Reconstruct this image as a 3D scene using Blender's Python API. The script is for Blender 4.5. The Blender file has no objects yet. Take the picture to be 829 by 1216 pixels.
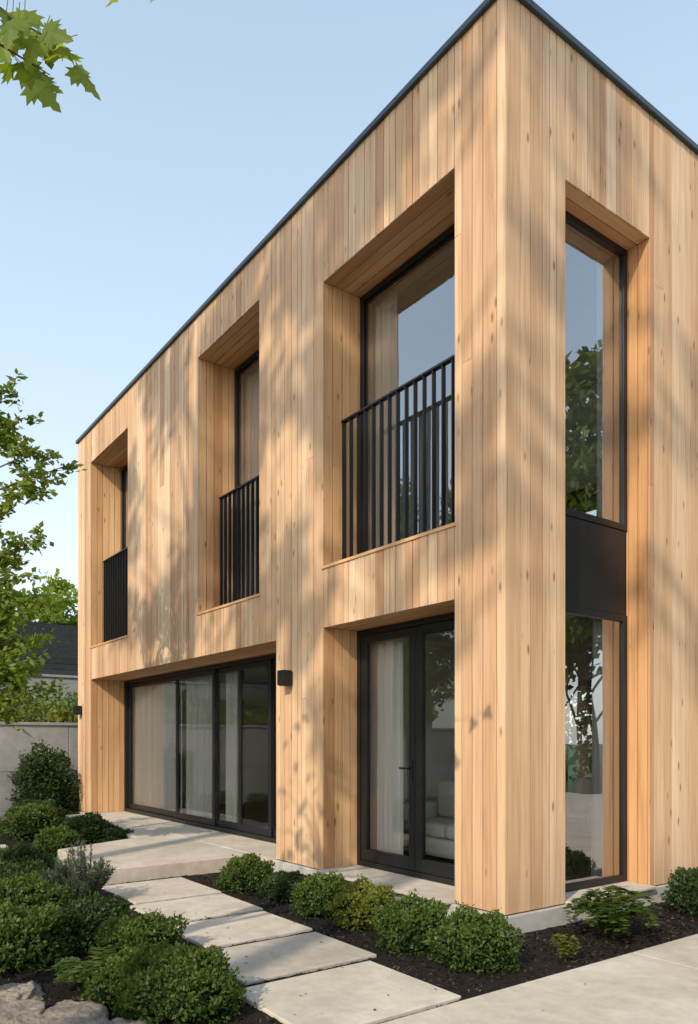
import bpy, bmesh, math, random
import numpy as np
from mathutils import Vector, noise
R = random.Random(7)
scene = bpy.context.scene
V3 = Vector

# ---------------------------------------------------------------- builder
class MB:
    def __init__(s): s.v=[]; s.f=[]; s.m=[]; s.r=[]
    def face(s, pts, mat=0, rnd=0.5):
        b=len(s.v); s.v.extend([tuple(p) for p in pts]); s.f.append(tuple(range(b,b+len(pts)))); s.m.append(mat); s.r.append(rnd)
    def obox(s,O,U,V,N,u0,u1,v0,v1,n0,n1,mat=0,rnd=0.5):
        O=V3(O);U=V3(U);V=V3(V);N=V3(N); b=len(s.v)
        for n in (n0,n1):
            for (u,v) in ((u0,v0),(u1,v0),(u1,v1),(u0,v1)):
                s.v.append(tuple(O+U*u+V*v+N*n))
        for q in ((0,3,2,1),(4,5,6,7),(0,1,5,4),(1,2,6,5),(2,3,7,6),(3,0,4,7)):
            s.f.append(tuple(b+i for i in q)); s.m.append(mat); s.r.append(rnd)
    def box(s,x0,x1,y0,y1,z0,z1,mat=0,rnd=0.5):
        s.obox((0,0,0),(1,0,0),(0,1,0),(0,0,1),x0,x1,y0,y1,z0,z1,mat,rnd)
    def tube(s,pts,rad,mat=0,n=7,rnd=0.5):
        b=len(s.v); pts=[V3(p) for p in pts]
        for i,p in enumerate(pts):
            d=(pts[min(i+1,len(pts)-1)]-pts[max(i-1,0)]).normalized()
            a=d.cross(V3((0.31,0.9,0.2))).normalized(); c=d.cross(a)
            for k in range(n):
                t=2*math.pi*k/n
                s.v.append(tuple(p+(a*math.cos(t)+c*math.sin(t))*rad[i]))
        for i in range(len(pts)-1):
            for k in range(n):
                s.f.append((b+i*n+k,b+i*n+(k+1)%n,b+(i+1)*n+(k+1)%n,b+(i+1)*n+k)); s.m.append(mat); s.r.append(rnd)
    def leaf(s,p,nrm,d,l,w,mat=1,rnd=0.5):
        sd=nrm.cross(d)
        if sd.length<1e-4: return
        sd.normalize()
        m=p+d*(l*0.45)+nrm*(l*0.06)
        s.face((p,m+sd*w*0.5-nrm*(w*.12),p+d*l,m-sd*w*0.5-nrm*(w*.12)),mat,rnd)
    def obj(s,name,mats,parent=None,smooth=False,bevel=0,fix=False,loc=None):
        me=bpy.data.meshes.new(name); me.from_pydata(s.v,[],s.f)
        for m in mats: me.materials.append(m)
        me.polygons.foreach_set("material_index",s.m)
        a=me.attributes.new("rnd",'FLOAT','FACE'); a.data.foreach_set("value",s.r)
        if smooth: me.polygons.foreach_set("use_smooth",[True]*len(s.f))
        me.update()
        o=bpy.data.objects.new(name,me); scene.collection.objects.link(o)
        if parent: o.parent=parent
        if loc: o.location=loc
        if bevel:
            b=o.modifiers.new("b",'BEVEL'); b.width=bevel; b.segments=2; b.limit_method='ANGLE'
        return o
def empty(name,loc=(0,0,0)):
    o=bpy.data.objects.new(name,None); o.location=loc; scene.collection.objects.link(o); return o
def rdir(rr=R):
    while True:
        v=V3((rr.uniform(-1,1),rr.uniform(-1,1),rr.uniform(-1,1)))
        if .01<v.length<1: return v.normalized()

# ---------------------------------------------------------------- materials
def newmat(name):
    m=bpy.data.materials.new(name); m.use_nodes=True; nt=m.node_tree; nt.nodes.clear()
    out=nt.nodes.new("ShaderNodeOutputMaterial"); return m,nt,out
def N(nt,t,**k):
    n=nt.nodes.new(t)
    for a,b in k.items(): setattr(n,a,b)
    return n
def L(nt,a,b): nt.links.new(a,b)
def ramp(nt,stops):
    n=N(nt,"ShaderNodeValToRGB"); e=n.color_ramp.elements
    e[0].position=stops[0][0]; e[0].color=(*stops[0][1],1)
    e[1].position=stops[-1][0]; e[1].color=(*stops[-1][1],1)
    for p,c in stops[1:-1]:
        x=e.new(p); x.color=(*c,1)
    return n
def mixc(nt,typ,fac,a,b):
    n=N(nt,"ShaderNodeMix",data_type='RGBA',blend_type=typ)
    for i,x in ((0,fac),(6,a),(7,b)):
        if hasattr(x,"is_linked"): L(nt,x,n.inputs[i])
        else: n.inputs[i].default_value = x if i==0 else (*x,1)
    return n.outputs[2]
def math_(nt,op,a,b=None,clamp=False):
    n=N(nt,"ShaderNodeMath",operation=op,use_clamp=clamp)
    for i,x in ((0,a),(1,b)):
        if x is None: continue
        if hasattr(x,"is_linked"): L(nt,x,n.inputs[i])
        else: n.inputs[i].default_value=x
    return n.outputs[0]

def wood(name,axis,tint=(1,1,1)):
    m,nt,out=newmat(name); p=N(nt,"ShaderNodeBsdfPrincipled")
    at=N(nt,"ShaderNodeAttribute",attribute_name="rnd"); tc=N(nt,"ShaderNodeTexCoord")
    cmb=N(nt,"ShaderNodeCombineXYZ"); off=math_(nt,'MULTIPLY',at.outputs['Fac'],37.0)
    for i in range(3): L(nt,off,cmb.inputs[i])
    add=N(nt,"ShaderNodeVectorMath",operation='ADD'); L(nt,tc.outputs['Object'],add.inputs[0]); L(nt,cmb.outputs[0],add.inputs[1])
    def mapped(sc,lo):
        mp=N(nt,"ShaderNodeMapping"); s=[sc]*3; s[axis]=lo; mp.inputs['Scale'].default_value=s
        L(nt,add.outputs[0],mp.inputs[0]); return mp.outputs[0]
    n1=N(nt,"ShaderNodeTexNoise"); L(nt,mapped(55,1.4),n1.inputs['Vector']); n1.inputs['Scale'].default_value=1; n1.inputs['Detail'].default_value=5; n1.inputs['Distortion'].default_value=.6
    n2=N(nt,"ShaderNodeTexNoise"); L(nt,mapped(9,.8),n2.inputs['Vector']); n2.inputs['Scale'].default_value=1; n2.inputs['Detail'].default_value=3
    n3=N(nt,"ShaderNodeTexNoise"); n3.inputs['Scale'].default_value=.5; n3.inputs['Detail'].default_value=3; L(nt,tc.outputs['Object'],n3.inputs['Vector'])
    base=ramp(nt,[(0,(.49,.29,.165)),(.18,(.63,.425,.26)),(.42,(.69,.49,.315)),(.58,(.58,.37,.21)),(.8,(.74,.555,.38)),(1,(.52,.315,.18))]); L(nt,at.outputs['Fac'],base.inputs[0])
    g=ramp(nt,[(.3,(.79,.735,.67)),(.52,(1,1,1)),(.75,(1.08,1.07,1.05))]); L(nt,n1.outputs[0],g.inputs[0])
    c=mixc(nt,'MULTIPLY',.88,base.outputs[0],g.outputs[0])
    g2=ramp(nt,[(.3,(.88,.83,.77)),(.6,(1.04,1.04,1.04))]); L(nt,n2.outputs[0],g2.inputs[0])
    c=mixc(nt,'MULTIPLY',.85,c,g2.outputs[0])
    g3=ramp(nt,[(.35,(.90,.87,.85)),(.65,(1.04,1.04,1.04))]); L(nt,n3.outputs[0],g3.inputs[0])
    c=mixc(nt,'MULTIPLY',.8,c,g3.outputs[0])
    vo=N(nt,"ShaderNodeTexVoronoi"); vo.inputs['Scale'].default_value=1; L(nt,mapped(10,3.2),vo.inputs['Vector'])
    sp=N(nt,"ShaderNodeSeparateColor"); L(nt,vo.outputs['Color'],sp.inputs[0])
    keep=math_(nt,'GREATER_THAN',sp.outputs[0],.55)
    kr=ramp(nt,[(.06,(1,1,1)),(.18,(0,0,0))]); L(nt,vo.outputs['Distance'],kr.inputs[0])
    kn=math_(nt,'MULTIPLY',keep,kr.outputs[0]); kn=math_(nt,'MULTIPLY',kn,.88)
    c=mixc(nt,'MIX',kn,c,(.23,.10,.04))
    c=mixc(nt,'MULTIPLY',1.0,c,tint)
    L(nt,c,p.inputs['Base Color']); p.inputs['Roughness'].default_value=.62; p.inputs['Specular IOR Level'].default_value=.3
    bp=N(nt,"ShaderNodeBump"); bp.inputs['Strength'].default_value=.25; bp.inputs['Distance'].default_value=.004; L(nt,n1.outputs[0],bp.inputs['Height']); L(nt,bp.outputs[0],p.inputs['Normal'])
    L(nt,p.outputs[0],out.inputs[0]); return m
TBOUNCE=(.98,.86,.70)  # orange bounce light of the reveals, put into the larch colour
woodZ=wood("larch_cladding_vertical",2); woodX=wood("larch_soffit_x_bounce",0,TBOUNCE); woodY=wood("larch_soffit_y_bounce",1,TBOUNCE); woodJ=wood("larch_jamb_bounce",2,TBOUNCE)

def noisy(name,c1,c2,scale,rough=.8,bump=.3,bd=.01,detail=8,spec=.3,c3=None,mottle=.8):
    m,nt,out=newmat(name); p=N(nt,"ShaderNodeBsdfPrincipled"); tc=N(nt,"ShaderNodeTexCoord")
    n1=N(nt,"ShaderNodeTexNoise"); n1.inputs['Scale'].default_value=scale; n1.inputs['Detail'].default_value=detail; n1.inputs['Roughness'].default_value=.65; L(nt,tc.outputs['Object'],n1.inputs['Vector'])
    r=ramp(nt,[(.3,c1),(.7,c2)]); L(nt,n1.outputs[0],r.inputs[0]); c=r.outputs[0]
    n2=N(nt,"ShaderNodeTexNoise"); n2.inputs['Scale'].default_value=mottle; n2.inputs['Detail'].default_value=4; L(nt,tc.outputs['Object'],n2.inputs['Vector'])
    r2=ramp(nt,[(.3,(.8,.79,.77)),(.7,(1.06,1.06,1.06))]); L(nt,n2.outputs[0],r2.inputs[0]); c=mixc(nt,'MULTIPLY',1.0,c,r2.outputs[0])
    at=N(nt,"ShaderNodeAttribute",attribute_name="rnd"); r3=ramp(nt,[(0,(.86,.86,.86)),(1,(1.1,1.1,1.1))]); L(nt,at.outputs['Fac'],r3.inputs[0]); c=mixc(nt,'MULTIPLY',1.0,c,r3.outputs[0])
    L(nt,c,p.inputs['Base Color']); p.inputs['Roughness'].default_value=rough; p.inputs['Specular IOR Level'].default_value=spec
    bp=N(nt,"ShaderNodeBump"); bp.inputs['Strength'].default_value=bump; bp.inputs['Distance'].default_value=bd; L(nt,n1.outputs[0],bp.inputs['Height']); L(nt,bp.outputs[0],p.inputs['Normal'])
    L(nt,p.outputs[0],out.inputs[0]); return m
def plain(name,c,rough=.5,spec=.5,metal=0):
    m=noisy(name,tuple(x*.92 for x in c),tuple(min(1,x*1.06) for x in c),40,rough,.05,.001,3,spec); return m
paving=noisy("pale_stone_paving",(.45,.40,.335),(.59,.53,.45),9,.8,.25,.004,mottle=1.6)
plinthm=noisy("concrete_plinth",(.42,.41,.39),(.52,.505,.48),12,.85,.3,.004)
wallm=noisy("board_marked_concrete",(.27,.275,.28),(.36,.36,.36),6,.9,.4,.01)
mulchm=noisy("bark_mulch",(.008,.007,.006),(.035,.028,.023),60,.95,.9,.02,spec=.15)
grassm=noisy("lawn",(.035,.06,.015),(.07,.10,.03),30,.95,.6,.02)
blackm=plain("black_aluminium",(.011,.012,.014),.38,.4)
copingm=plain("dark_blue_coping",(.02,.04,.055),.35,.6)
corem=plain("membrane_dark",(.04,.022,.014),.9,.1)
plaster=plain("plaster",(.76,.72,.66),.9,.2)
floorm=noisy("oak_floor",(.34,.24,.15),(.45,.33,.22),5,.5,.1)
fabric=noisy("sofa_fabric",(.76,.74,.70),(.82,.80,.77),80,.95,.3,.003,spec=.1)
fencem=noisy("dark_stained_timber",(.022,.026,.034),(.045,.05,.06),18,.7,.3,.005)
rockm=noisy("sandstone_rock",(.15,.125,.10),(.38,.32,.26),11,.92,1.0,.04,mottle=5)
barkm=noisy("bark",(.06,.045,.03),(.14,.11,.08),25,.95,.8,.02,spec=.1)

def curtain_mat():
    m,nt,out=newmat("sheer_curtain"); d=N(nt,"ShaderNodeBsdfDiffuse"); d.inputs[0].default_value=(.90,.88,.84,1)
    t=N(nt,"ShaderNodeBsdfTranslucent"); t.inputs[0].default_value=(.88,.86,.82,1)
    mx=N(nt,"ShaderNodeMixShader"); mx.inputs[0].default_value=.3; L(nt,d.outputs[0],mx.inputs[1]); L(nt,t.outputs[0],mx.inputs[2])
    L(nt,mx.outputs[0],out.inputs[0]); return m
curtm=curtain_mat()
def glass_mat(name,base,gain):
    m,nt,out=newmat(name); tr=N(nt,"ShaderNodeBsdfTransparent"); tr.inputs[0].default_value=(.96,.99,.975,1)
    gl=N(nt,"ShaderNodeBsdfGlossy"); gl.inputs['Roughness'].default_value=.0; gl.inputs[0].default_value=(.95,.97,1,1)
    fr=N(nt,"ShaderNodeFresnel"); fr.inputs[0].default_value=1.52
    f=math_(nt,'MULTIPLY',fr.outputs[0],gain); f=math_(nt,'ADD',f,base,True)
    tc=N(nt,"ShaderNodeTexCoord"); nn=N(nt,"ShaderNodeTexNoise"); nn.inputs['Scale'].default_value=1.3; nn.inputs['Detail'].default_value=1; L(nt,tc.outputs['Object'],nn.inputs['Vector'])
    bp=N(nt,"ShaderNodeBump"); bp.inputs['Strength'].default_value=.12; bp.inputs['Distance'].default_value=.02; L(nt,nn.outputs[0],bp.inputs['Height']); L(nt,bp.outputs[0],gl.inputs['Normal'])
    mx=N(nt,"ShaderNodeMixShader"); L(nt,f,mx.inputs[0]); L(nt,tr.outputs[0],mx.inputs[1]); L(nt,gl.outputs[0],mx.inputs[2]); L(nt,mx.outputs[0],out.inputs[0]); return m
glass=glass_mat("coated_glass",.27,1.6)
glassg=glass_mat("clear_glass",.04,1.2)

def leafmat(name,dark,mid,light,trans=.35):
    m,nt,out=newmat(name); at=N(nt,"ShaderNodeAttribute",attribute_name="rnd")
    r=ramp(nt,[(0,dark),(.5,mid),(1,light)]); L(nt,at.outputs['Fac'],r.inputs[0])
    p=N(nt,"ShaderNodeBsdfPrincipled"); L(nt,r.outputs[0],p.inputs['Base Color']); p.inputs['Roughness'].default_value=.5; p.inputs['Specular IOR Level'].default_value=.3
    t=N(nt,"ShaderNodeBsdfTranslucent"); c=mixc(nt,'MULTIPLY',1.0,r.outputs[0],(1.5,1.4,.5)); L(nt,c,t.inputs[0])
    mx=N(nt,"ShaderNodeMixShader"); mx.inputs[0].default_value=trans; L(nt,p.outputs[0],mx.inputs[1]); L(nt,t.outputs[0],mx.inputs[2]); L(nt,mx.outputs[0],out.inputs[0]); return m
boxleaf=leafmat("boxwood_leaf",(.022,.046,.010),(.06,.105,.020),(.13,.18,.035))
darkleaf=leafmat("dark_shrub_leaf",(.012,.030,.010),(.032,.064,.020),(.07,.115,.033))
yelleaf=leafmat("golden_shrub_leaf",(.06,.08,.012),(.13,.155,.022),(.22,.24,.045))
blueleaf=leafmat("blue_juniper_leaf",(.03,.05,.035),(.07,.105,.075),(.14,.18,.13))
treeleaf=leafmat("tree_leaf",(.04,.065,.012),(.095,.13,.025),(.18,.21,.045))
lightleaf=leafmat("light_tree_leaf",(.10,.16,.025),(.18,.26,.045),(.29,.36,.08),.5)
mapleleaf=leafmat("maple_leaf",(.10,.16,.015),(.18,.26,.03),(.28,.35,.05),.5)
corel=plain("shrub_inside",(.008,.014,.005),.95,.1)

# ---------------------------------------------------------------- house
house=empty("timber_clad_house")
FX=((0,0,0),(1,0,0),(0,0,1),(0,-1,0))
SX=((0,0,0),(0,1,0),(0,0,1),(1,0,0))
ZB,ZT=.19,7.15; XL=-10.72; YB=9.0
FH=[(-2.44,-.55,3.265,6.155,.50),(-5.41,-3.755,3.195,6.60,.58),(-9.95,-8.045,3.205,6.56,.60),
    (-9.95,-3.375,ZB,2.62,.68),(-2.44,-.55,ZB,2.65,.47)]
SH=[(.709,1.90,ZB,6.04,.25),(4.2,5.6,3.2,6.04,.25)]
RH=[(-9.6,-.9,ZB,2.6,.2),(-9.6,-.9,3.3,6.3,.2)]  # unseen rear openings, added to let daylight into the rooms
def boards(mb,F,u0,u1,v0,v1,holes,mat,w0=.085,w1=.145,th=.02,gap=.008,joint=.2,n0=0,jit=.003):
    O,U,V,Nn=F
    b=[u0]
    while b[-1]<u1-w1: b.append(b[-1]+R.choice([w0,w0,w1,(w0+w1)/2]))
    b.append(u1)
    for h in holes:
        for e in h[:2]:
            if u0<e<u1:
                i=min(range(1,len(b)-1),key=lambda k:abs(b[k]-e)); b[i]=e
    b=sorted(set(b))
    for a,c in zip(b[:-1],b[1:]):
        if c-a<.02: continue
        mid=(a+c)/2; cuts=sorted([(h[2],h[3]) for h in holes if h[0]<mid<h[1]]); iv=[]; z=v0
        for (p,q) in cuts:
            if p>z+.001: iv.append((z,p))
            z=max(z,q)
        if z<v1: iv.append((z,v1))
        d=R.uniform(0,jit); rn=R.random()
        for (p,q) in iv:
            segs=[(p,q)]
            if q-p>3.2 and R.random()<joint:
                s=R.uniform(p+1.2,q-1.2); segs=[(p,s-.0015),(s+.0015,q)]
            for k,(s0,s1) in enumerate(segs):
                mb.obox(O,U,V,Nn,a+gap/2,c-gap/2,s0,s1,n0-th,n0-d,mat,rn if k==0 else min(1,max(0,rn+R.uniform(-.25,.25))))
def core(mb,F,u0,u1,v0,v1,holes,n0,n1,mat,m=.022):
    O,U,V,Nn=F
    H=[(h[0]-m,h[1]+m,h[2]-m if h[2]>v0+.2 else v0-1,h[3]+m) for h in holes]
    us=sorted(set([u0,u1]+[e for h in H for e in h[:2] if u0<e<u1])); vs=sorted(set([v0,v1]+[e for h in H for e in h[2:] if v0<e<v1]))
    for a,c in zip(us[:-1],us[1:]):
        for p,q in zip(vs[:-1],vs[1:]):
            if any(h[0]<(a+c)/2<h[1] and h[2]<(p+q)/2<h[3] for h in H): continue
            mb.obox(O,U,V,Nn,a,c,p,q,n0,n1,mat)
mb=MB(); boards(mb,FX,XL,0,ZB,ZT,FH,0); mb.obj("front_cladding",[woodZ],house)
mb=MB(); boards(mb,SX,.022,YB,ZB,ZT,SH,0); mb.obj("side_cladding",[woodZ],house)
RX=((0,YB+.022,0),(1,0,0),(0,0,1),(0,1,0))
mb=MB(); boards(mb,((XL,0,0),(0,1,0),(0,0,1),(-1,0,0)),.022,YB,ZB,ZT,[],0)
boards(mb,RX,XL,0,ZB,ZT,RH,0); mb.obj("rear_cladding",[woodZ],house)
mb=MB()
core(mb,FX,XL+.021,-.021,.18,ZT-.01,FH,-.50,-.021,0)
core(mb,SX,.505,YB-.021,.18,ZT-.01,SH,-.27,-.021,0)
core(mb,RX,XL+.31,-.28,.18,ZT-.01,RH,-.30,-.023,0)
mb.box(XL+.021,XL+.3,.505,YB-.03,.18,ZT-.01)
mb.obj("wall_core",[corem],house)
mb=MB()
for (x0,x1,z0,z1,d) in FH:
    big=z0<=ZB+.01; e=d+.03
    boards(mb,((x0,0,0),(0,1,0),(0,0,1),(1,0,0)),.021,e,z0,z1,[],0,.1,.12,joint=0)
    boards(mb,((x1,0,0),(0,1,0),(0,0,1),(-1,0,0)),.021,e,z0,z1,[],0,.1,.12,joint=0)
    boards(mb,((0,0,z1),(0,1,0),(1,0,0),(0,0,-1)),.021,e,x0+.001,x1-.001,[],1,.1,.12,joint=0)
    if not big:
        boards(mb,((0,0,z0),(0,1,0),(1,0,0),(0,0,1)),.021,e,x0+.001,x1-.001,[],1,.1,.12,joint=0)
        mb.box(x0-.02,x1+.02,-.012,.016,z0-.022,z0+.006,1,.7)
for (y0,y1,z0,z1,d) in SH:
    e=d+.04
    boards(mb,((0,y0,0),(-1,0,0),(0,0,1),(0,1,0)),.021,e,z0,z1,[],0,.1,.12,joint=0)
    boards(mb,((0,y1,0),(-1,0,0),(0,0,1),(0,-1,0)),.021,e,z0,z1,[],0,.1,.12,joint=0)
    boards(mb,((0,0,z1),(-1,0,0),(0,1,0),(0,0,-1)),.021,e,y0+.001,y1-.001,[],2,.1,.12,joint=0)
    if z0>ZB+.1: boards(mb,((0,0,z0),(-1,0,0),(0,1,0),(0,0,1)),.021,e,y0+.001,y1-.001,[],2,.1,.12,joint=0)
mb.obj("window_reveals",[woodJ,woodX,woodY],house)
mb=MB()
mb.box(XL-.01,.025,-.025,YB+.02,-.3,ZB-.012,0)
mb.obj("concrete_plinth",[plinthm],house,bevel=.006)
mb=MB()
mb.box(-2.435,-.555,-.10,.62,ZB-.011,ZB+.014,0,.8)
mb.box(-.38,.07,.715,1.895,ZB-.011,ZB+.014,0,.8)
mb.obj("stone_door_sills",[paving],house,bevel=.005)
mb=MB(); mb.box(XL+.05,-.05,.05,YB-.05,ZT-.25,ZT-.02); mb.obj("roof_slab",[corem],house)
mb=MB()
mb.box(XL-.03,.035,-.035,.25,ZT,ZT+.055); mb.box(-.25,.035,.25,YB+.06,ZT,ZT+.055)
mb.box(XL-.03,XL+.25,.25,YB+.06,ZT,ZT+.055); mb.box(XL+.25,-.25,YB-.2,YB+.06,ZT,ZT+.055)
mb.obj("roof_coping",[copingm],house,bevel=.006)
mb=MB()
xi=XL+.305; xe=-.275
mb.box(xi,xe,.505,YB-.31,ZB-.12,ZB-.004,1)
mb.box(xi,xe,.505,YB-.31,2.74,3.10,0)
mb.box(xi,xe,.505,YB-.31,6.68,6.88,0)
mb.box(-3.1,-3.0,.72,3.2,ZB,2.738,0); mb.box(-3.1,-3.0,.505,4.598,3.102,6.678,0); mb.box(-7.1,-7.0,.505,4.598,3.102,6.678,0)
mb.box(-2.0,-1.65,6.6,6.95,ZB,2.738,0)
mb.box(xi+.001,xi+.02,.51,YB-.32,ZB,2.738,0); mb.box(xi+.001,xi+.02,.51,YB-.32,3.102,6.678,0)
mb.box(xe-.02,xe-.001,2.0,YB-.32,ZB,2.738,0)
mb.obj("interior_rooms",[plaster,floorm],house)

# windows
fr=MB(); gu=MB(); gg=MB()
def frame(F,u0,u1,v0,v1,n,w=.06,dp=.07,bot=None):
    O,U,V,Nn=F; bot=bot or w
    fr.obox(O,U,V,Nn,u0,u0+w,v0,v1,n-dp/2,n+dp/2); fr.obox(O,U,V,Nn,u1-w,u1,v0,v1,n-dp/2,n+dp/2)
    fr.obox(O,U,V,Nn,u0+w,u1-w,v1-w,v1,n-dp/2,n+dp/2); fr.obox(O,U,V,Nn,u0+w,u1-w,v0,v0+bot,n-dp/2,n+dp/2)
def pane(g,F,u0,u1,v0,v1,n):
    O,U,V,Nn=[V3(x) for x in F]
    g.face([O+U*a+V*b+Nn*n for a,b in ((u0,v0),(u1,v0),(u1,v1),(u0,v1))])
for (x0,x1,z0,z1,d) in FH[:3]:
    frame(FX,x0+.002,x1-.002,z0+.002,z1-.002,-d,.06)
    frame(FX,x0+.064,x1-.064,z0+.064,z1-.064,-d-.012,.03,.04)
    pane(gu,FX,x0+.09,x1-.09,z0+.09,z1-.09,-d)
x0,x1,z0,z1,d=FH[4]; z0=ZB+.016
frame(FX,x0+.002,x1-.002,z0,z1-.002,-d,.055,.09)
xm=-1.53
for a,b in ((x0+.06,xm-.004),(xm+.004,x1-.06)):
    frame(FX,a,b,z0+.058,z1-.06,-d+.006,.085,.06,.12); pane(gg,FX,a+.05,b-.05,z0+.1,z1-.1,-d+.006)
x0,x1,z0,z1,d=FH[3]; z0=ZB+.008
frame(FX,x0+.002,x1-.002,z0,z1-.002,-d,.055,.12)
xs=[x0+.06,-7.61,-6.27,-5.46,-4.63,x1-.06]
for i,(a,b) in enumerate(zip(xs[:-1],xs[1:])):
    o=.016 if i%2 else -.016
    frame(FX,a-.035 if i else a,b+.035 if i<4 else b,z0+.058,z1-.06,-d+o,.075,.03,.09); pane(gg,FX,a,b,z0+.1,z1-.1,-d+o)
y0,y1,z0,z1,d=SH[0]; z0=ZB+.016
frame(SX,y0+.002,y1-.002,z0,2.66,-d,.06,.05); pane(gu,SX,y0+.05,y1-.05,z0+.05,2.62,-d)
frame(SX,y0+.002,y1-.002,3.44,z1-.002,-d,.06,.05); pane(gu,SX,y0+.05,y1-.05,3.48,z1-.05,-d)
fr.obox(*SX,y0+.002,y1-.002,2.663,3.437,-d-.02,-d+.015)
y0,y1,z0,z1,d=SH[1]; frame(SX,y0+.002,y1-.002,z0,z1-.002,-d,.06,.05); pane(gu,SX,y0+.05,y1-.05,z0+.05,z1-.05,-d)
for (x0,x1,z0,z1,d) in RH:  # frames and glass for the added rear daylight openings
    k=6; w_=(x1-x0-.044)/k
    for i in range(k): frame(RX,x0+.022+w_*i+.002,x0+.022+w_*(i+1)-.002,z0+.02,z1-.002,-.12,.05)
    pane(gg,RX,x0+.03,x1-.03,z0+.06,z1-.05,-.12)
dd=FH[4][4]
fr.obox(*FX,xm-.06,xm-.03,1.1,1.32,-dd+.037,-dd+.047); fr.obox(*FX,xm-.052,xm-.038,1.23,1.25,-dd+.047,-dd+.085); fr.obox(*FX,xm-.16,xm-.038,1.23,1.25,-dd+.086,-dd+.10)
fr.obj("window_frames",[blackm],house,bevel=.004)
gu.obj("upper_glazing",[glass],house); gg.obj("lower_glazing",[glassg],house)
mb=MB()
for (x0,x1,zb,y) in ((-2.44,-.55,3.30,.25),(-5.41,-3.755,3.23,.34),(-9.95,-8.045,3.24,.25)):
    zt=4.80
    mb.box(x0+.003,x1-.003,y-.028,y+.028,zt-.018,zt); mb.box(x0+.003,x1-.003,y-.024,y+.024,zb+.02,zb+.038)
    n=int((x1-x0)/.122)
    for i in range(n+1):
        x=x0+.02+(x1-x0-.04)*i/n
        mb.box(x-.006,x+.006,y-.021,y+.021,zb+.0385,zt-.0185)
mb.obj("balcony_railings",[blackm],house)
def curtain(mb,F,u0,u1,v0,v1,n,k=9):
    O,U,V,Nn=[V3(x) for x in F]; seg=int((u1-u0)*60)+4; prev=None
    ph=R.random()*6
    for i in range(seg+1):
        u=u0+(u1-u0)*i/seg; a=math.sin(ph+u*2*math.pi*k)*.03+math.sin(u*23+ph)*.010
        cur=(O+U*u+V*v0+Nn*(n+a*1.2),O+U*u+V*v1+Nn*(n+a*.7))
        if prev: mb.face((prev[0],cur[0],cur[1],prev[1]))
        prev=cur
mb=MB()
curtain(mb,FX,-2.75,-2.05,3.11,6.4,-.62); curtain(mb,FX,-.9,-.4,3.11,6.4,-.62)
curtain(mb,FX,-2.75,-1.93,.2,2.72,-.62)
curtain(mb,FX,-5.75,-3.8,3.11,6.65,-.72); curtain(mb,FX,-10.2,-8.0,3.11,6.65,-.74)
curtain(mb,FX,-10.35,-7.75,.2,2.7,-.80,7); curtain(mb,FX,-7.55,-6.6,.2,2.7,-.80,8); curtain(mb,FX,-6.2,-5.75,.2,2.7,-.80,8)
curtain(mb,SX,1.62,2.2,.2,2.72,-.41); curtain(mb,SX,1.66,2.2,3.11,6.4,-.41)
mb.obj("curtains",[curtm],house,smooth=True)
for (x,z) in ((-3.07,2.18),(-10.5,2.08)):
    mb=MB(); mb.box(x-.05,x+.05,-.02,0.001,z-.07,z+.07); mb.box(x-.06,x+.06,-.13,-.021,z-.08,z+.08); mb.box(x-.045,x+.045,-.115,-.035,z-.088,z-.0805)
    mb.obj("wall_lamp",[blackm],bevel=.006)
def sofa(name,x0,x1,y0,y1,z=.186,seats=2):
    e=empty(name)
    mb=MB()
    mb.box(x0,x1,y0,y1,z+.08,z+.28); mb.box(x0,x0+.18,y0,y1,z+.285,z+.62); mb.box(x1-.18,x1,y0,y1,z+.285,z+.62); mb.box(x0+.185,x1-.185,y1-.2,y1,z+.285,z+.8)
    mb.obj("body",[fabric],e,bevel=.05)
    mb=MB(); w=(x1-x0-.37)/seats
    for i in range(seats):
        a=x0+.185+w*i
        mb.box(a+.005,a+w-.005,y0-.01,y1-.21,z+.285,z+.44); mb.box(a+.02,a+w-.02,y1-.40,y1-.21,z+.445,z+.86)
    mb.obj("cushions",[fabric],e,bevel=.05)
    mb=MB()
    for a in (x0+.06,x1-.1):
        for b in (y0+.06,y1-.1): mb.box(a,a+.04,b,b+.04,z,z+.079)
    mb.obj("legs",[blackm],e)
sofa("white_sofa",-2.75,-1.0,1.15,2.05); sofa("white_armchair",-2.2,-1.25,2.9,3.8,seats=1)

# ---------------------------------------------------------------- ground
mb=MB(); mb.face([(-400,-400,0),(400,-400,0),(400,400,0),(-400,400,0)]); mb.obj("ground",[grassm])
mb=MB()
def mz(x,y): return .012+.022*(.5+.5*noise.noise(V3((x*2.2,y*2.2,3))))+.012*(.5+.5*noise.noise(V3((x*14,y*14,1))))
def sheet(x0,x1,y0,y1,nx,ny):
    b=len(mb.v)
    for j in range(ny+1):
        for i in range(nx+1):
            x=x0+(x1-x0)*i/nx; y=y0+(y1-y0)*j/ny; mb.v.append((x,y,mz(x,y)))
    for j in range(ny):
        for i in range(nx):
            a=b+j*(nx+1)+i; mb.f.append((a,a+1,a+nx+2,a+nx+1)); mb.m.append(0); mb.r.append(.5)
sheet(-11.2,.84,-6.5,.0,260,150); sheet(0.0,.84,.0,12,24,240)
mb.obj("mulch_bed",[mulchm],smooth=True)
mb=MB()
chipm=leafmat("mulch_chip",(.006,.005,.004),(.022,.017,.013),(.075,.055,.038),0)
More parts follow.
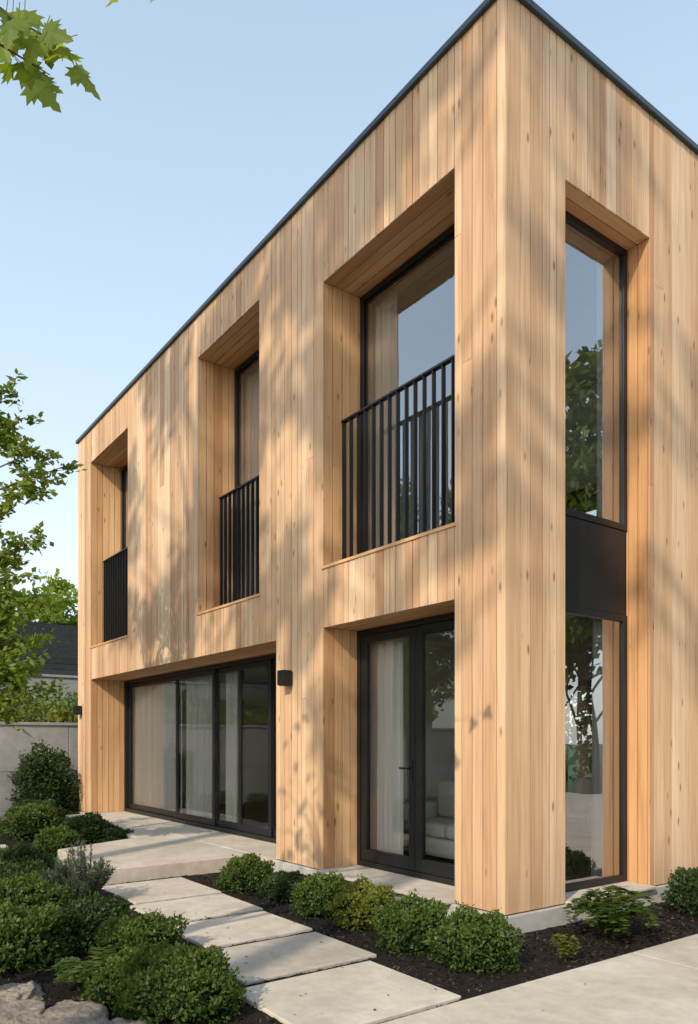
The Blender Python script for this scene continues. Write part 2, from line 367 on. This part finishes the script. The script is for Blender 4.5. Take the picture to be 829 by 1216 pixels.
for i in range(24000):
    if i<19000: x=R.uniform(-5.5,.84); y=R.uniform(-4.0,-.03)
    else: x=R.uniform(.03,.84); y=R.uniform(-.1,4)
    p=V3((x,y,mz(x,y)+.004)); n=(V3((0,0,1))+rdir()*.6).normalized(); d=n.cross(rdir()).normalized()
    l=R.uniform(.012,.034); w=l*R.uniform(.3,.7); sd=n.cross(d)
    mb.face((p-d*l/2-sd*w/2,p+d*l/2-sd*w/3,p+d*l/2+sd*w/2,p-d*l/2+sd*w/3),0,R.random()**2)
mb.obj("mulch_chips",[chipm])
mb=MB()
for i in range(130):
    x=R.uniform(-3.6,2.6); y=R.uniform(-2.6,-.9) if x<.8 else R.uniform(-2.5,3)
    n=(V3((0,0,1))+rdir()*.15).normalized(); d=n.cross(rdir()).normalized(); l=R.uniform(.010,.035)
    mb.leaf(V3((x,y,.057)),n,d,l,l*.5,0,R.random())
mb.obj("leaf_litter",[leafmat("fallen_leaf",(.03,.02,.012),(.10,.07,.03),(.20,.15,.05),0)])
def slab(name,pts,z0,z1,bev=.008,mat=paving,rn=None):
    b=MB(); rn=R.random() if rn is None else rn
    b.face([(x,y,z1) for x,y in pts],0,rn); b.face([(x,y,z0) for x,y in reversed(pts)],0,rn)
    for i in range(len(pts)):
        a=pts[i]; c=pts[(i+1)%len(pts)]
        b.face([(a[0],a[1],z1),(a[0],a[1],z0),(c[0],c[1],z0),(c[0],c[1],z1)],0,rn)
    bm=bmesh.new(); me=bpy.data.meshes.new(name); me.from_pydata(b.v,[],b.f); me.materials.append(mat)
    at=me.attributes.new("rnd",'FLOAT','FACE'); at.data.foreach_set("value",b.r)
    bm.from_mesh(me); bmesh.ops.remove_doubles(bm,verts=bm.verts,dist=1e-4); bmesh.ops.recalc_face_normals(bm,faces=bm.faces); bm.to_mesh(me); bm.free()
    o=bpy.data.objects.new(name,me); scene.collection.objects.link(o)
    m=o.modifiers.new("b",'BEVEL'); m.width=bev; m.segments=2; m.limit_method='ANGLE'; return o
for (x0,x1,y0,y1) in ((-3.66,-2.70,-1.86,-1.0),(-2.62,-1.83,-1.94,-1.04),(-1.74,-.99,-1.97,-1.08),(-.90,-.14,-2.13,-1.12),(-.06,.80,-2.26,-1.25)):
    slab("stepping_stone",[(x0,y0),(x1,y0+R.uniform(-.01,.01)),(x1,y1),(x0,y1+R.uniform(-.01,.01))],-.02,.052)
slab("stepping_stone",[(-7.5,-2.6),(-5.75,-2.6),(-5.75,-1.95),(-7.5,-1.95)],-.02,.052)
slab("stone_patio",[(-3.82,-.027),(-3.82,-1.75),(-5.6,-1.75),(-6.15,-.55),(-9.93,-.45),(-9.93,-.027)],-.02,.185,.01,rn=.7)
slab("patio_threshold",[(-3.38,-.026),(-9.94,-.026),(-9.94,.80),(-3.38,.80)],.1,.189,.003,rn=.7)
pave=empty("stone_pavement")
for i in range(-4,6):
    for j in range(4):
        y0=-2.27+i*2.6; x0=.85+j*3.0
        o=slab("paving_slab",[(x0,y0),(x0+2.992,y0),(x0+2.992,y0+2.592),(x0,y0+2.592)],-.05,.05,.004,rn=.45+.2*R.random()); o.parent=pave

# ---------------------------------------------------------------- plants
def shrub(name,x,y,r,h,mat,n=4500,ls=.026,rough=.16,asp=.6,open_=.0):
    mb=MB(); s=R.random()*100
    cz=h*.42
    def rad(d): return 1+rough*noise.noise(d*2.2+V3((s,s,s)))*1.6+rough*.6*noise.noise(d*6+V3((s,0,0)))
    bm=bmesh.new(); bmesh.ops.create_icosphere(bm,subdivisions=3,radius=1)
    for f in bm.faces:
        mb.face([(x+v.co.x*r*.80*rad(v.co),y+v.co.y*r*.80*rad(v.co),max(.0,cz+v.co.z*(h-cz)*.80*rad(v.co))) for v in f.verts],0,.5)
    bm.free()
    for i in range(5):
        a=R.random()*6.28; mb.tube([(x,y,0),(x+math.cos(a)*r*.5,y+math.sin(a)*r*.5,h*.6)],[.012,.004],2,5)
    for i in range(n):
        d=rdir()
        if d.z<-.55: d.z=-d.z
        k=(1-abs(R.gauss(0,.09)))*rad(d)
        if R.random()<.08: k*=R.uniform(1.03,1.14)
        p=V3((x+d.x*r*k,y+d.y*r*k,max(.02,cz+d.z*(h-cz)*k)))
        nn=(d+rdir()*.9).normalized(); dr=nn.cross(rdir())
        dr=(dr+d*.5+V3((0,0,.3))).normalized()
        l=ls*R.uniform(.7,1.3)
        clump=.5+.5*noise.noise(p*7+V3((s,0,0)))
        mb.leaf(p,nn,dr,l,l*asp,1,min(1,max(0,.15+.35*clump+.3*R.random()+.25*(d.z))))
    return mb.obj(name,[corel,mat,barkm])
for (x,y,r,h,m) in ((-2.75,-.70,.26,.34,boxleaf),(-2.2,-.58,.25,.25,darkleaf),(-1.46,-.66,.27,.33,boxleaf),(-.875,-.64,.25,.34,yelleaf),(-.22,-.74,.265,.34,boxleaf),(.36,-.70,.275,.36,boxleaf),(.45,1.95,.27,.4,darkleaf)):
    shrub("boxwood_shrub",x,y,r,h,m,4500,.027,.24)
for (x,y,r,h,m,n,ls) in ((-10.9,-.55,.55,1.3,darkleaf,5000,.06),(-8.3,-1.4,.42,.5,boxleaf,4000,.04),(-7.0,-.95,.34,.42,darkleaf,3500,.036),(-6.3,-1.55,.30,.32,boxleaf,3000,.035),(-6.75,-.68,.28,.24,darkleaf,3000,.035),
    (-9.6,-1.0,.4,.45,darkleaf,3500,.045),(-4.5,-2.45,.34,.38,darkleaf,4000,.034),(-2.45,-2.92,.40,.40,boxleaf,5500,.032),(-1.45,-3.15,.32,.38,boxleaf,5500,.03),(-1.62,-2.58,.30,.34,darkleaf,5000,.03),(-1.08,-2.42,.27,.30,boxleaf,5000,.028),
    (-3.5,-2.7,.36,.35,darkleaf,4000,.033),(.02,-2.62,.33,.34,boxleaf,7500,.026),(-.35,-2.75,.24,.25,boxleaf,4500,.026),(-5.6,-2.9,.4,.5,darkleaf,4000,.04),(-2.2,-3.7,.45,.5,darkleaf,4500,.04)):
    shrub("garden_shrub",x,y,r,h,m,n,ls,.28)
def juniper(name,x,y,r,h,n=60):
    mb=MB()
    for i in range(n):
        a=R.random()*6.28; q=R.random()**.6
        tip=V3((x+math.cos(a)*r*q,y+math.sin(a)*r*q,h*(1-.45*q)*R.uniform(.7,1.1)))
        b=V3((x+math.cos(a)*.04,y+math.sin(a)*.04,0)); mid=(b+tip)/2+V3((math.cos(a)*.04,math.sin(a)*.04,0))
        mb.tube([b,mid,tip],[.006,.004,.002],0,4)
        for k in range(110):
            t=R.random()**.6; p=b.lerp(mid,t*2) if t<.5 else mid.lerp(tip,t*2-1)
            d=((tip-b).normalized()+rdir()*.9).normalized(); mb.leaf(p,rdir(),d,R.uniform(.025,.05),.008,1,min(1,.2+.5*t+.3*R.random()))
    return mb.obj(name,[barkm,blueleaf])
juniper("juniper_shrub",-3.0,-2.3,.36,.62,75)
def fern(name,x,y,r,h,mat,n=16,ls=.045):
    mb=MB()
    for i in range(n):
        a=6.283*i/n+R.uniform(-.2,.2); q=R.uniform(.6,1.05); ou=V3((math.cos(a),math.sin(a),0)); sd=V3((-ou.y,ou.x,0)); hh=h*R.uniform(.6,1.1)
        pts=[V3((x,y,.02))+ou*(r*q*t)+V3((0,0,hh*math.sin(min(1,t*1.05)*2.4)*1.05)) for t in [k/16 for k in range(17)]]
        mb.tube(pts,[.004*(1-k/18) for k in range(17)],0,4)
        for k in range(2,17):
            wl=ls*(1-.6*abs(k/16-.45))*1.3
            for s in (-1,1):
                for z in range(2):
                    d=(sd*s+ou*.45+V3((0,0,R.uniform(-.25,.25)))).normalized(); p=pts[k]+rdir()*.004-ou*(.012*z)
                    mb.leaf(p,(V3((0,0,1))+rdir()*.3).normalized(),d,wl*R.uniform(.8,1.2),wl*.42,1,min(1,.35+.5*R.random()))
    return mb.obj(name,[boxleaf,mat])
fern("fern_plant",.50,.62,.36,.32,boxleaf,26,.075); fern("fern_plant",-.62,-2.85,.30,.18,boxleaf,18,.06)
fern("seedling_plant",.66,-.15,.10,.16,yelleaf,7,.04)
for (x,y,sx,sy,h) in ((-.05,-3.22,.30,.24,.12),(-.42,-3.42,.28,.22,.10),(.22,-3.0,.20,.17,.10),(.32,-3.5,.3,.28,.10),(-.75,-3.30,.18,.16,.09)):
    bm=bmesh.new(); bmesh.ops.create_icosphere(bm,subdivisions=5,radius=1); s=R.random()*50; mb=MB()
    def dp(c):
        k=1+.26*noise.noise(c*1.4+V3((s,0,0)))+.12*noise.noise(c*4+V3((s,0,0)))+.04*noise.noise(c*11)
        z=max(-1,min(.62+.12*c.x,c.z*k))
        return (x+c.x*k*sx,y+c.y*k*sy,.02+z*h+.02*noise.noise(V3((c.x*3+s,c.y*3,0)))+.008*noise.noise(V3((c.x*12+s,c.y*12,0))))
    mb.v=[dp(v.co) for v in bm.verts]; mb.f=[tuple(v.index for v in f.verts) for f in bm.faces]; mb.m=[0]*len(mb.f); mb.r=[.6]*len(mb.f); bm.free()
    mb.obj("garden_rock",[rockm],smooth=True)

def tree_mesh(seed,H,cr,nclump,nleaf,ls,leaf,trunk=.18,base=.3,spread=.5):
    rr=random.Random(seed); mb=MB()
    top=V3((rr.uniform(-.3,.3),rr.uniform(-.3,.3),H*.82 if base<.5 else H*.95)); pts=[V3((0,0,0)).lerp(top,t)+V3((rr.uniform(-1,1),rr.uniform(-1,1),0))*.02*H*t for t in (0,.15,.3,.5,.7,.85,1)]
    mb.tube(pts,[trunk*1.25,trunk,trunk*.85,trunk*.65,trunk*.4,trunk*.25,trunk*.1],0,9)
    cz=H*(base+1)/2; ch=H*(1-base)/2
    for i in range(nclump):
        d=rdir(rr); q=rr.random()**.45
        c=V3((d.x*cr*q,d.y*cr*q,cz+d.z*ch*q)); taper=1-.35*max(0,(c.z-cz)/ch); c.x*=taper; c.y*=taper
        t=max(.15,min(.95,(c.z-H*.12)/(H*.85)-.12)); k=t*6; a=pts[int(k)].lerp(pts[min(6,int(k)+1)],k-int(k))
        mid=(a+c)/2+V3((0,0,-.06*cr))+rdir(rr)*.08*cr
        mb.tube([a,mid,c],[trunk*.22*(1-t*.6),trunk*.12,trunk*.03],0,5)
        cs=cr*rr.uniform(.16,.30)*spread*2; shade=rr.random()
        for j in range(nleaf):
            o=rdir(rr)*cs*rr.random()**.5; o.z*=.65; p=c+o
            n=(V3((0,0,.6))+rdir(rr)).normalized(); dd=n.cross(rdir(rr)).normalized(); l=ls*rr.uniform(.6,1.3)
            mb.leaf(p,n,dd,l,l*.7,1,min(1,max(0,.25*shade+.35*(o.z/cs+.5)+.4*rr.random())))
    return mb
def inst(name,src,loc,s,rot):
    o=bpy.data.objects.new(name,src.data); o.location=loc; o.scale=(s,s,s); o.rotation_euler=(0,0,rot); scene.collection.objects.link(o); return o
A=tree_mesh(3,9,3.4,75,130,.24,treeleaf).obj("deciduous_tree",[barkm,treeleaf],loc=(-15,-15,0)); A.scale=(1.2,)*3
B=tree_mesh(9,8,3.0,70,130,.22,treeleaf,base=.2).obj("deciduous_tree",[barkm,treeleaf],loc=(-9,-21,0)); B.scale=(1.2,)*3
for (x,y,s,k) in ((-22,-12,1.1,0),(-17,-24,1.3,0),(-27,-20,1.3,1),(9,14,1.35,0),(14,19,1.4,0),(4,26,1.3,1),(20,12,1.2,0),(12,30,1.5,1),(26,24,1.3,0),(16,4,.9,1),(18,-6,.9,0),(-6,26,.75,0)):
    inst("deciduous_tree",(A,B)[k],(x,y,0),s,R.random()*6.28)
C1=tree_mesh(15,8,3.0,60,140,.24,lightleaf,base=.2).obj("background_tree",[barkm,lightleaf],loc=(-36,1.5,0)); C1.scale=(1.25,)*3
for i in range(10):
    inst("background_tree",C1,(-34-R.uniform(0,4),-16+i*3.6,0),R.uniform(1.15,1.3),R.random()*6.28)
T=tree_mesh(21,21,3.6,32,62,.30,treeleaf,trunk=.26,base=.70,spread=.38).obj("tall_tree",[barkm,treeleaf],loc=(2.2,-16,0))
inst("tall_tree",T,(6.3,-16.5,0),1.0,2.0)
# light-leaved garden tree on the left
mb=MB(); tb=V3((-5.95,-3.3,0)); tk=[tb,tb+V3((.05,.05,1.2)),tb+V3((.0,.1,2.4)),tb+V3((.1,.15,3.8)),tb+V3((.15,.2,5.2))]
mb.tube(tk,[.09,.075,.06,.04,.015],0,8)
rr=random.Random(5)
ends=[(-4.82,-1.85,4.60),(-5.0,-2.15,4.75),(-5.13,-2.23,5.15),(-5.5,-2.6,5.4),(-4.96,-2.08,3.80),(-5.15,-2.3,3.35),(-5.3,-2.5,4.1),(-5.2,-2.35,2.7),(-5.05,-2.15,2.35),(-5.5,-2.7,3.2),(-5.4,-2.5,2.0),(-5.6,-2.8,4.7),(-5.2,-2.4,4.9),(-5.3,-2.6,3.0),(-5.2,-2.4,2.2),(-5.35,-2.6,2.45),(-5.1,-2.25,2.95),(-5.25,-2.4,2.5),(-5.2,-2.3,1.95),(-5.0,-2.1,3.15),(-4.95,-2.05,2.7),(-5.0,-2.1,2.1),(-5.05,-2.2,4.3),(-5.2,-2.4,5.45),(-5.15,-2.3,3.6)]
for i in range(14):
    a=rr.uniform(2.2,5.6); q=rr.uniform(.6,1.5); ends.append((tb.x+math.cos(a)*q,tb.y+math.sin(a)*q,rr.uniform(2,5.8)))
for (x,y,z) in ends:
    e=V3((x,y,z)); t=max(.3,min(.95,(z-.7)/5.2)); k=t*4; a=tk[int(k)].lerp(tk[min(4,int(k)+1)],k-int(k))
    mid=(a+e)/2+V3((0,0,.12)); mb.tube([a,mid,e],[.02,.012,.004],0,5)
    for tw in range(11):
        s=mid.lerp(e,rr.uniform(.1,1)); d=((e-a).normalized()*.6+rdir(rr)); d.z*=.4; tip=s+d.normalized()*rr.uniform(.15,.36)
        mb.tube([s,tip],[.004,.0015],0,4)
        for l in range(24):
            p=s.lerp(tip,rr.random()**.6)+rdir(rr)*.05; n=(V3((0,0,.8))+rdir(rr)*.8).normalized(); dd=(n.cross(rdir(rr))).normalized(); ll=rr.uniform(.055,.105)
            mb.leaf(p,n,dd,ll,ll*.62,1,rr.random())
mb.obj("garden_tree",[barkm,lightleaf])
# maple with branches over the view
mb=MB(); base=V3((.3,-6.0,0))
tk=[base,base+V3((0,.05,1.5)),base+V3((.05,.1,3)),base+V3((.1,.1,4.5)),base+V3((.0,.1,6))]
mb.tube(tk,[.13,.11,.09,.06,.02],0,10)
prof=[(0,0),(.10,.02),(.30,-.12),(.26,.02),(.52,.02),(.40,.14),(.58,.30),(.36,.28),(.42,.42),(.24,.36),(.22,.58),(.30,.60),(.12,.72),(.13,.82),(0,1.0)]
prof=prof+[(-a,b) for a,b in reversed(prof[1:-1])]
def mleaf(p,n,d,s,rn):
    sd=n.cross(d).normalized(); c=p+d*s*.35
    pts=[p+sd*a*s+d*b*s+n*(-abs(a)*.25*s-.12*s*b*b) for a,b in prof]
    for i in range(len(pts)): mb.face((c,pts[i],pts[(i+1)%len(pts)]),1,rn)
    mb.tube([p-d*s*.5+n*.02,p],[.0015,.0015],1,4)
C=V3((1.07,-3.6,3.93)); Rv=V3((.59,.807,0)); Z=V3((0,0,1)); Fv=V3((-.807,.59,0))
rr=random.Random(11)
def P(dx,dz,df=0): return C+Rv*dx+Z*dz+Fv*df
br=[(tk[2],P(-.75,.25),P(-.2,.08),P(.03,-.06)),(tk[3],P(-.5,.45),P(-.1,.14),P(.10,.03)),(tk[3],P(-.4,.7),P(.15,.34),P(.42,.24))]
for a,b,c,d in br: mb.tube([a,(a+b)/2+V3((0,0,.1)),b,c,d],[.035,.022,.012,.005,.002],0,6)
for (px,py) in ((6,14),(20,28),(40,26),(8,46),(28,50),(52,42),(64,32),(46,64),(70,58),(80,66),(34,84),(40,104),(8,72),(56,52),(26,8),(-6,32),(22,68)):
    dx=(px-50)*.003+rr.uniform(-.01,.01); dz=(70-py)*.003
    n=(-Fv*.7+V3((0,0,.5))+rdir(rr)*.6).normalized(); d=(V3((0,0,-.6))+Rv*rr.uniform(-.4,.9)+rdir(rr)*.3); d=(d-n*d.dot(n)).normalized()
    mleaf(P(dx,dz+.02,rr.uniform(-.08,.08)),n,d,rr.uniform(.10,.135),rr.random())
for (px,py) in ((150,-12),(188,-12)):
    n=(-Fv*.8+V3((0,0,.6))+rdir(rr)*.4).normalized(); d=(V3((0,0,-.6))+Rv*rr.uniform(-.6,.9)); d=(d-n*d.dot(n)).normalized()
    mleaf(P((px-50)*.003,(70-py)*.003,rr.uniform(-.05,.05)),n,d,.10,rr.random())
for i in range(90):
    a=rr.random()*6.28; q=rr.uniform(.2,1.0); e=base+V3((math.cos(a)*q,math.sin(a)*q-.3,rr.uniform(4.4,6.2)))
    if i%6==0: mb.tube([tk[3],(tk[3]+e)/2+V3((0,0,.2)),e],[.02,.01,.003],0,5)
    n=(V3((0,0,1))+rdir(rr)*.7).normalized(); d=n.cross(rdir(rr)).normalized(); mleaf(e,n,d,rr.uniform(.09,.13),rr.random())
mb.obj("maple_tree",[barkm,mapleleaf])

# ---------------------------------------------------------------- left background
mb=MB()
for i in range(-4,3):
    mb.box(-11.55,-11.3,i*2.4+.004,i*2.4+2.396,-.2,.92,0,R.random()); mb.box(-11.55,-11.3,i*2.4+.004,i*2.4+2.396,.926,1.80,0,R.random())
mb.box(-11.58,-11.27,-9.6,7.2,1.803,1.86,0,.7)
mb.obj("concrete_garden_wall",[wallm],bevel=.006)
mb=MB(); mb.box(-17.5,-17.0,-14,14,0,3.2); mb.box(-17.53,-16.96,-14,14,3.203,3.27,0,.8); mb.obj("concrete_retaining_wall",[wallm],bevel=.01)
mb=MB()
for i in range(9): mb.box(-17.20,-17.17,-14,14,3.29+i*.152,3.29+i*.152+.14,0,R.random())
for i in range(-7,8): mb.box(-17.29,-17.21,i*2-.04,i*2+.04,3.27,4.66,0,.4)
mb.obj("timber_fence",[fencem])
def hedge(name,x,y0,y1,z0,z1,wd,n,ls,mat,along='y'):
    mb=MB()
    for i in range(n):
        y=R.uniform(y0,y1); top=z1*(1+.2*noise.noise(V3((y*.9,x,2)))+.1*noise.noise(V3((y*3,x,5))))
        z=z0+(top-z0)*R.random()**.6; xx=x+R.gauss(0,wd*.4)
        n_=rdir(); d=n_.cross(rdir()).normalized(); l=ls*R.uniform(.6,1.3); cl=.5+.5*noise.noise(V3((xx,y,z))*2.5)
        p=V3((xx,y,z)) if along=='y' else V3((y,xx,z))
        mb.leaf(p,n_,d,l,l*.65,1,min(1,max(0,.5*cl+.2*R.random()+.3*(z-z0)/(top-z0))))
    for i in range(int((y1-y0)*2)):
        y=y0+i*.5; a=(x,y,0); b=(x+R.uniform(-.1,.1),y+R.uniform(-.2,.2),z1*.8)
        if along!='y': a=(a[1],a[0],0); b=(b[1],b[0],b[2])
        mb.tube([a,b],[.03,.01],0,5)
    return mb.obj(name,[barkm,mat])
hedge("hedge",-12.3,-6,3,.6,2.3,.8,12000,.10,yelleaf)
hedge("hedge",-15.0,-8,5,.3,2.7,1.0,12000,.13,boxleaf)
hedge("hedge",13.0,-11,3,.05,4.2,1.3,11000,.22,treeleaf,'x')

# ---------------------------------------------------------------- light, sky, camera
sd=V3((.35,-.75,.56)).normalized()
el=math.asin(sd.z); rot=math.atan2(sd.x,sd.y)
w=bpy.data.worlds.new("World"); scene.world=w; w.use_nodes=True; nt=w.node_tree
bg=nt.nodes.get("Background") or nt.nodes.new("ShaderNodeBackground"); sk=nt.nodes.new("ShaderNodeTexSky"); sk.sky_type='NISHITA'; sk.sun_disc=False
sk.sun_elevation=el; sk.sun_rotation=rot; sk.air_density=1.0; sk.dust_density=1.5; sk.ozone_density=1.0
tc=nt.nodes.new("ShaderNodeTexCoord"); sx=nt.nodes.new("ShaderNodeSeparateXYZ"); nt.links.new(tc.outputs['Generated'],sx.inputs[0])
hz=ramp(nt,[(0,(.70,.70,.67)),(.12,(.71,.73,.72)),(.45,(.50,.60,.66)),(1,(.25,.36,.47))]); nt.links.new(sx.outputs[2],hz.inputs[0])
S=.12
sc=nt.nodes.new("ShaderNodeVectorMath"); sc.operation='SCALE'; sc.inputs['Scale'].default_value=1/S; nt.links.new(hz.outputs[0],sc.inputs[0])
ad=nt.nodes.new("ShaderNodeVectorMath"); ad.operation='ADD'; nt.links.new(sk.outputs[0],ad.inputs[0]); nt.links.new(sc.outputs[0],ad.inputs[1])
nt.links.new(ad.outputs[0],bg.inputs[0]); bg.inputs[1].default_value=S
out=nt.nodes.get("World Output"); nt.links.new(bg.outputs[0],out.inputs[0])
ld=bpy.data.lights.new("sun",'SUN'); ld.energy=4.0; ld.angle=math.radians(.5); ld.color=(1,.86,.66)
lo=bpy.data.objects.new("sun",ld); scene.collection.objects.link(lo); lo.rotation_euler=sd.to_track_quat('Z','Y').to_euler(); lo.location=(0,-10,20)
cd=bpy.data.cameras.new("camera"); cam=bpy.data.objects.new("camera",cd); scene.collection.objects.link(cam)
cam.location=(3.88,-4.30,1.5); cam.rotation_euler=(math.radians(90),0,math.radians(53.8))
cd.sensor_fit='VERTICAL'; cd.sensor_height=36; cd.sensor_width=24.5; cd.lens=895/1216*36; cd.shift_y=272/1216; cd.clip_end=1500; cd.clip_start=.05
scene.camera=cam
scene.view_settings.view_transform='Standard'; scene.view_settings.look='None'; scene.view_settings.exposure=0
